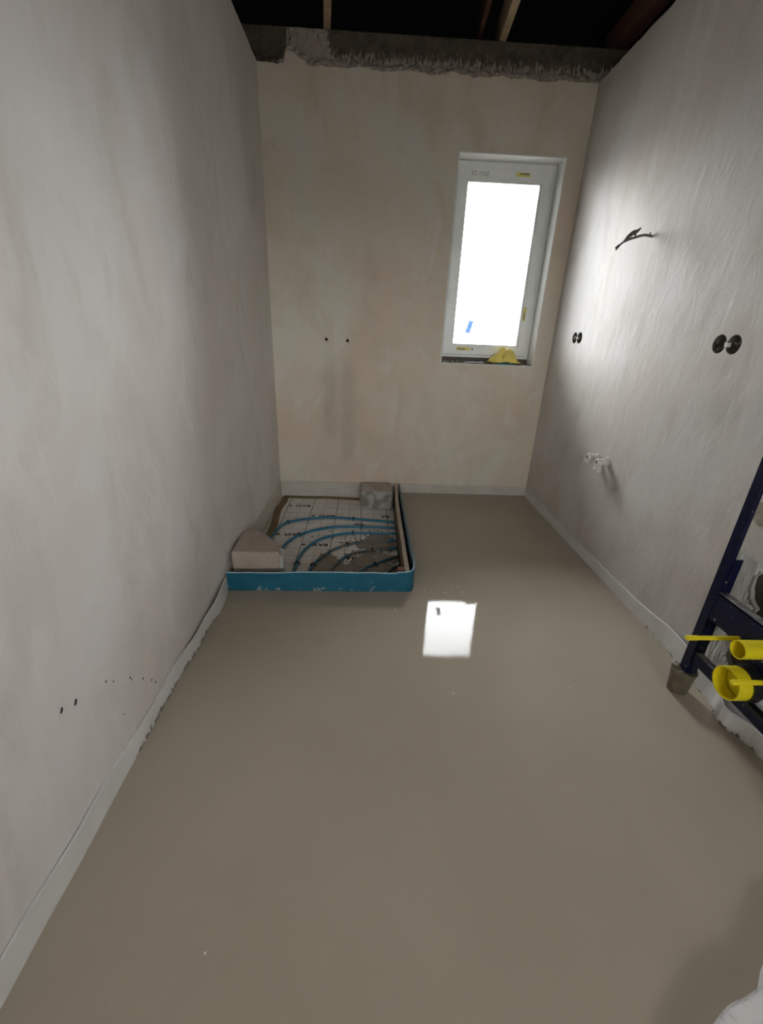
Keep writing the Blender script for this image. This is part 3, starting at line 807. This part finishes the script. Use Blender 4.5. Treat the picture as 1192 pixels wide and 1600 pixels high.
# ------------------------------------------------------------------ fittings on the right wall
names = ['dark round wall box far along the right wall, left of its pair by the window', 'dark round wall box far along the right wall, right of its pair',
         'dark round wall box, left one of the larger near pair', 'dark round wall box, right one of the near pair, with a pale notch']
for i, (a, b) in enumerate(SOCK):
    o = thing('socket_box', names[i], 'wall box', (W, a, b), 'round wall boxes in the right wall')
    obj('box_cup', lathe(bmesh.new(), [(.001, .0365), (.0, .034), (.020, .0335), (.030, .033), (.030, 0)], (W, a, b), (1, 0, 0), 32), m_sock, o, smooth=False)
    bm = lumpy(a-.031, a+.031, b-.031, b+.031, .004, lambda u, v: Vector((W+.014, u, v)), (-1, 0, 0), lambda u, v: .012*nz(u, v, i, s=45)+.006*nz(u, v, i+3, s=120), 1)
    bad = [f for f in bm.faces if (f.calc_center_median()-Vector((f.calc_center_median().x, a, b))).length > .0315]
    bmesh.ops.delete(bm, geom=bad, context='FACES')
    obj('mud_filling', bm, m_sock, o, smooth=True)
    if i in (1, 3):
        obj('joining_tab', bx(W-.002, W+.012, a+.026, a+.044, b-.011, b+.006, bev=.003), m_valve, o, label='pale plastered joint between the boxes')
    if i == 0: obj('wire_end', tube(bmesh.new(), [(W+.01, a+.02, b-.01), (W-.004, a, b), (W-.002, a-.02, b+.008)], .0025, 8, 6), m_valve, o)

c = thing('power_cable', 'grey electric cable with bared dark wires sticking out of the right wall', 'cable', (W, 2.488, 1.781))
obj('sheath', tube(bmesh.new(), [(W+.01, 2.486, 1.781), (2.118, 2.488, 1.783), (2.095, 2.500, 1.786), (2.06, 2.525, 1.777), (2.038, 2.545, 1.768), (2.03, 2.552, 1.764)], .006, 10, 8), m_cable, c, smooth=True)
for e in ((1.998, 2.556, 1.726), (1.992, 2.551, 1.734), (2.004, 2.563, 1.738), (1.996, 2.545, 1.741)):
    obj('wire', tube(bmesh.new(), [(2.045, 2.540, 1.785), (2.032, 2.551, 1.766), (2.018, 2.556, 1.753), e], .0042, 8, 6), m_wire, c, smooth=True)
obj('sheath_flap', tube(bmesh.new(), [(2.028, 2.553, 1.762), (2.040, 2.535, 1.785), (2.050, 2.518, 1.797), (2.056, 2.500, 1.800), (2.063, 2.480, 1.812)], lambda t: .0095*math.sin(math.pi*min(1, t*.8+.12))+.0015, 8, 8), m_cable, c, smooth=True, label='peeled back grey sheath')
obj('fold', tube(bmesh.new(), [(2.046, 2.524, 1.797), (2.052, 2.510, 1.792), (2.056, 2.500, 1.783)], .004, 8, 6), m_wire, c)
obj('wall_stub', tube(bmesh.new(), [(W+.005, 2.487, 1.777), (2.12, 2.487, 1.782), (2.118, 2.482, 1.796)], .004, 8, 6), m_cable, c)

def valve(a, b, lab, knob):
    v = thing('wall_elbow', lab, 'water fitting', (W, a, b), 'plaster-covered water fittings low on the right wall')
    obj('body', lathe(bmesh.new(), [(-.002, .022), (.010, .024), (.014, .020), (.045, .0195), (.048, .023), (.066, .023), (.070, .020), (.070, .0120), (.060, .0115), (.060, 0)], (W, a, b), (-1, 0, 0), 10), m_valve, v)
    obj('bore', lathe(bmesh.new(), [(.0605, .0112), (.064, .0112), (.0645, 0)], (W, a, b), (-1, 0, 0), 12), m_hole, v, label='black disc as shade in the open bore')  # black disc near the mouth, painted shade of the hollow
    if knob:
        obj('outlet', lathe(bmesh.new(), [(.006, .017), (.032, .017), (.034, .022), (.056, .0215), (.063, .014), (.063, 0)], (W-.052, a, b), (.05, .05, -1), 10), m_valve, v, label='pale capped outlet pointing down')
        obj('ear', lathe(bmesh.new(), [(0, .009), (.030, .008), (.030, 0)], (W-.012, a, b), (0, 0, 1), 10), m_valve, v)
    else:
        obj('lip', lathe(bmesh.new(), [(.010, .014), (.034, .015), (.035, 0)], (W-.062, a, b), (-.1, .1, -1), 10), m_valve, v)
valve(2.487, .636, 'plaster-covered water fitting on the right wall, left one nearer the window', False)
valve(2.372, .637, 'plaster-covered water fitting with a capped outlet hanging down, right one nearer the frame', True)

# ------------------------------------------------------------------ toilet frame
F = thing('toilet_frame', 'dark navy steel toilet mounting frame at the right wall with yellow pipe caps', 'mounting frame', (1.97, 1.0, 0))
obj('post', bx(1.950, 1.966, 1.220, 1.256, .10, 1.13, bev=.0025), m_navy, F)
obj('post', bx(1.950, 1.966, .744, .780, .10, 1.13, bev=.0025), m_navy, F)
obj('top_bar', bx(1.950, 1.966, .744, 1.256, 1.10, 1.14, bev=.0025), m_navy, F)
for a, b in ((1.215, 1.252), (.748, .785)):
    obj('leg_tube', bx(1.962, 1.990, a, b, .125, .64, bev=.003), m_navy, F)
obj('mounting_plate', prism([(1.232, .508), (.770, .508), (.770, .375), (1.10, .375), (1.135, .402), (1.232, .402)], [circ(1.0, .448, .030, 24), circ(1.09, .415, .009, 12), circ(.91, .415, .009, 12)],
    lambda u, v: Vector((1.952, u, v)), (.006, 0, 0)), m_navy, F)
obj('plate_flange', bx(1.952, 1.984, .770, 1.222, .502, .510, bev=.002), m_navy, F, label='dusty folded top edge of the plate')
obj('lower_bar', bx(1.955, 1.983, .770, 1.222, .205, .248, bev=.003), m_navy, F, label='lower navy crossbar with dust on top')
for yc, nm in ((1.286, 1), (.795, 0)):
    bm = lathe(bmesh.new(), [(.002, 0), (.002, .037), (.03, .040), (.07, .045), (.104, .048), (.105, .030), (.103, 0)], (1.958, yc, 0), (0, 0, 1), 16)
    for v in bm.verts:
        v.co.x = 2.008+(v.co.x-1.958)*(1+.10*nz(v.co.x, v.co.y, v.co.z, s=30)); v.co.y = yc+(v.co.y-yc)*(.85+.12*nz(v.co.y, v.co.z, s=30))
        if v.co.z > .09: v.co.z += .010*nz(v.co.x, v.co.y, s=40)
    obj('foot', bm, m_tape, F, label='foot wrapped in grimy brown tape')
for yc, xt in ((1.09, 1.776), (.91, 1.786)):
    zc = .419 if yc > 1 else .408
    obj('threaded_rod', lathe(bmesh.new(), [(-.003, 0), (0, .0075), (.002, .0085), (.035, .0083), (.037, .0072), (.185, .0072), (.185, 0)], (xt, yc, zc), (1, 0, 0), 16), m_yellow, F, smooth=False, label='rod in a yellow protective sleeve')
# flush pipe cap: open angled yellow tube
def open_tube(cx, cy, cz, r, ln, wall, slant, depth):
    bm = lathe(bmesh.new(), [(depth, 0), (depth, r-wall), (0, r-wall), (0, r), (ln, r), (ln, 0)], (cx, cy, cz), (1, 0, 0), 40)
    for v in bm.verts:
        if abs(v.co.x-cx) < 1e-4: v.co.x += slant*(v.co.z-cz)
    return bm
obj('flush_pipe_cap', open_tube(1.862, 1.0, .450, .0285, .10, .003, .0, .07), m_yellow, F, smooth=False, label='open yellow cap on the flush pipe')
obj('flush_pipe', lathe(bmesh.new(), [(0, .0285), (.06, .0285), (.06, 0)], (1.945, 1.0, .45), (1, 0, 0), 24), m_black, F)
obj('drain_cap', open_tube(1.872, 1.0, .318, .0520, .058, .0035, 0, .050), m_yellow, F, label='large open yellow cap on the drain')
bm = tube(bmesh.new(), [(1.932, 1.0, .318), (1.96, 1.0, .318), (2.02, 1.0, .312), (2.09, 1.0, .295), (2.18, 1.0, .27)], .047, 24, 6)
obj('drain_bend', bm, m_black, F, smooth=True, label='black drain bend')
obj('drain_collar', lathe(bmesh.new(), [(0, .047), (0, .058), (.03, .058), (.035, .052), (.035, .047)], (1.915, 1.0, .318), (1, 0, 0), 32), m_black, F)
obj('drain_bracket', bx(1.935, 1.958, .90, 1.085, .255, .268, bev=.002), m_black, F)

# everything but the feet was drawn to a 480 mm frame: bring it to full size and set it on its feet
T = Matrix.Translation((-.0297, 0, -.0533)) @ Matrix.Scale(1.041, 4)
Fl = Matrix.Translation(F.location)
for ch in [c_ for c_ in C.objects if c_.parent == F and not c_.name.startswith('foot')]:
    ch.data.transform(Fl.inverted() @ T @ Fl)

# mortar lump and film on the wall behind the frame
def patch(pts, amp, sd, xo, th):
    o = []
    for i in range(len(pts)):
        a, b = Vector(pts[i]), Vector(pts[(i+1) % len(pts)])
        for k in range(8):
            p = a.lerp(b, k/8); o.append((p.x+amp*nz(p.x*20, p.y*20, sd), p.y+amp*nz(p.x*20, p.y*20, sd+9)))
    return prism(o, [], lambda u, v: Vector((W-xo, u, v)), (-th, 0, 0))
n = NT('grey_film', .22)
n.col(n.ramp(n.noise(9, 4, .6, n.mapped(scale=(1, 2.5, .7)), 1.5), [(.3, (.36, .35, .32)), (.7, (.66, .66, .63))])); n.bump(n.noise(6, 4, .6, n.mapped(scale=(1, 3, .8)), 1.5), .9, .02)
m_film_grey = n.m
def filmd(u, v): return .008+.010*max(0, nz(u*2.4, v*.8, 2, s=6))+.006*abs(nz(u*3, v, 4, s=9))
fb = lumpy(.70, 1.395, .10, .592, .012, lambda u, v: Vector((W-.001, u, v)), (-1, 0, 0), filmd, 1)
cpoly = chase
def inside(u, v, poly):
    c_ = False; n0 = len(poly)
    for i in range(n0):
        (x1, y1), (x2, y2) = poly[i], poly[(i+1) % n0]
        if (y1 > v) != (y2 > v) and u < (x2-x1)*(v-y1)/(y2-y1)+x1: c_ = not c_
    return c_
bmesh.ops.delete(fb, geom=[f for f in fb.faces if inside(f.calc_center_median().y, f.calc_center_median().z, cpoly)], context='FACES')
o = obj('protective_film', fb, m_film_grey, origin=(W, 1.3, .35), smooth=True)
tag(o, 'wrinkled greyish plastic film on the wall behind the blue frame', 'film')
o = obj('mortar_patch', patch([(1.392, .775), (1.37, .785), (1.34, .78), (1.33, .74), (1.35, .705), (1.385, .72)], .008, 2, -.001, .006), simple('brown_mortar', (.33, .29, .235), .8, .2, 30, .5), origin=(W, 1.36, .75))
tag(o, 'brownish mortar patch on the wall right of the blue post', 'mortar patch')

# ------------------------------------------------------------------ lower right corner
sl = [(1.659, .475), (1.60, .425), (1.525, .400), (1.455, .370), (1.34, .30), (1.30, .22), (1.60, .0), (1.95, .05), (2.0, .3), (1.9, .55), (1.75, .53)]
o_ = []
for i in range(len(sl)):
    a, b = Vector(sl[i]), Vector(sl[(i+1) % len(sl)])
    for k in range(6):
        p = a.lerp(b, k/6); o_.append((p.x+.008*nz(p.x*14, p.y*14, 1), p.y+.008*nz(p.x*14, p.y*14, 7)))
bm = prism(o_, [], lambda u, v: Vector((u, v, .001)), (0, 0, .045))
bmesh.ops.bevel(bm, geom=[e for e in bm.edges if all(v.co.z > .04 for v in e.verts) and any(abs(f.normal.z) < .5 for f in e.link_faces)], offset=.006, segments=2, affect='EDGES')
o = obj('rough_slab', bm, m_slab, origin=(1.7, .3, 0))
tag(o, 'white rough-edged slab lying on the floor at the bottom right corner', 'slab')
# dark specks spattered on the left wall
SP = [(.79, .418, .010), (.836, .396, .011), (.954, .348, .005), (.983, .319, .004), (1.057, .262, .005), (1.117, .2, .006), (1.162, .15, .006), (1.18, .122, .006), (1.062, .25, .004), (.988, .182, .003)]
bm = bmesh.new()
for i, (a, b, r) in enumerate(SP):
    lathe(bm, [(0, r*.45), (.0015, r*.35), (.002, 0)], (0, a, b), (1, 0, 0), 8)
for v in bm.verts:
    k = min(SP, key=lambda s_: (s_[0]-v.co.y)**2+(s_[1]-v.co.z)**2)
    v.co.z = k[1]+(v.co.z-k[1])*1.7; v.co.y += (v.co.z-k[1])*.45
o = obj('paint_specks', bm, m_black, origin=(0, 1.0, .28)); o['kind'] = 'stuff'
tag(o, 'small dark specks spattered low on the left wall', 'specks')

# tiny pale specks on the wet screed
bm = bmesh.new()
for a, b, r in ((.89, 1.799, .004), (1.088, 1.255, .004), (1.255, 2.016, .003), (.392, .505, .003), (1.02, 2.02, .003), (1.13, 1.99, .003), (1.21, 1.985, .0035), (1.06, 1.965, .003), (1.17, 1.955, .0045), (1.27, 1.962, .004), (1.10, 1.962, .0035), (1.567, 1.289, .003)):
    b_ = bmesh.new(); bmesh.ops.create_icosphere(b_, subdivisions=2, radius=r)
    for v in b_.verts: v.co.z *= .5
    bmesh.ops.translate(b_, verts=b_.verts, vec=(a, b, r*.3)); merge(bm, b_)
o = obj('screed_specks', bm, simple('pale_speck', (.75, .70, .60), .3), origin=(1.1, 1.8, 0)); o['kind'] = 'stuff'
tag(o, 'tiny pale specks on the wet floor around the window reflection', 'specks')
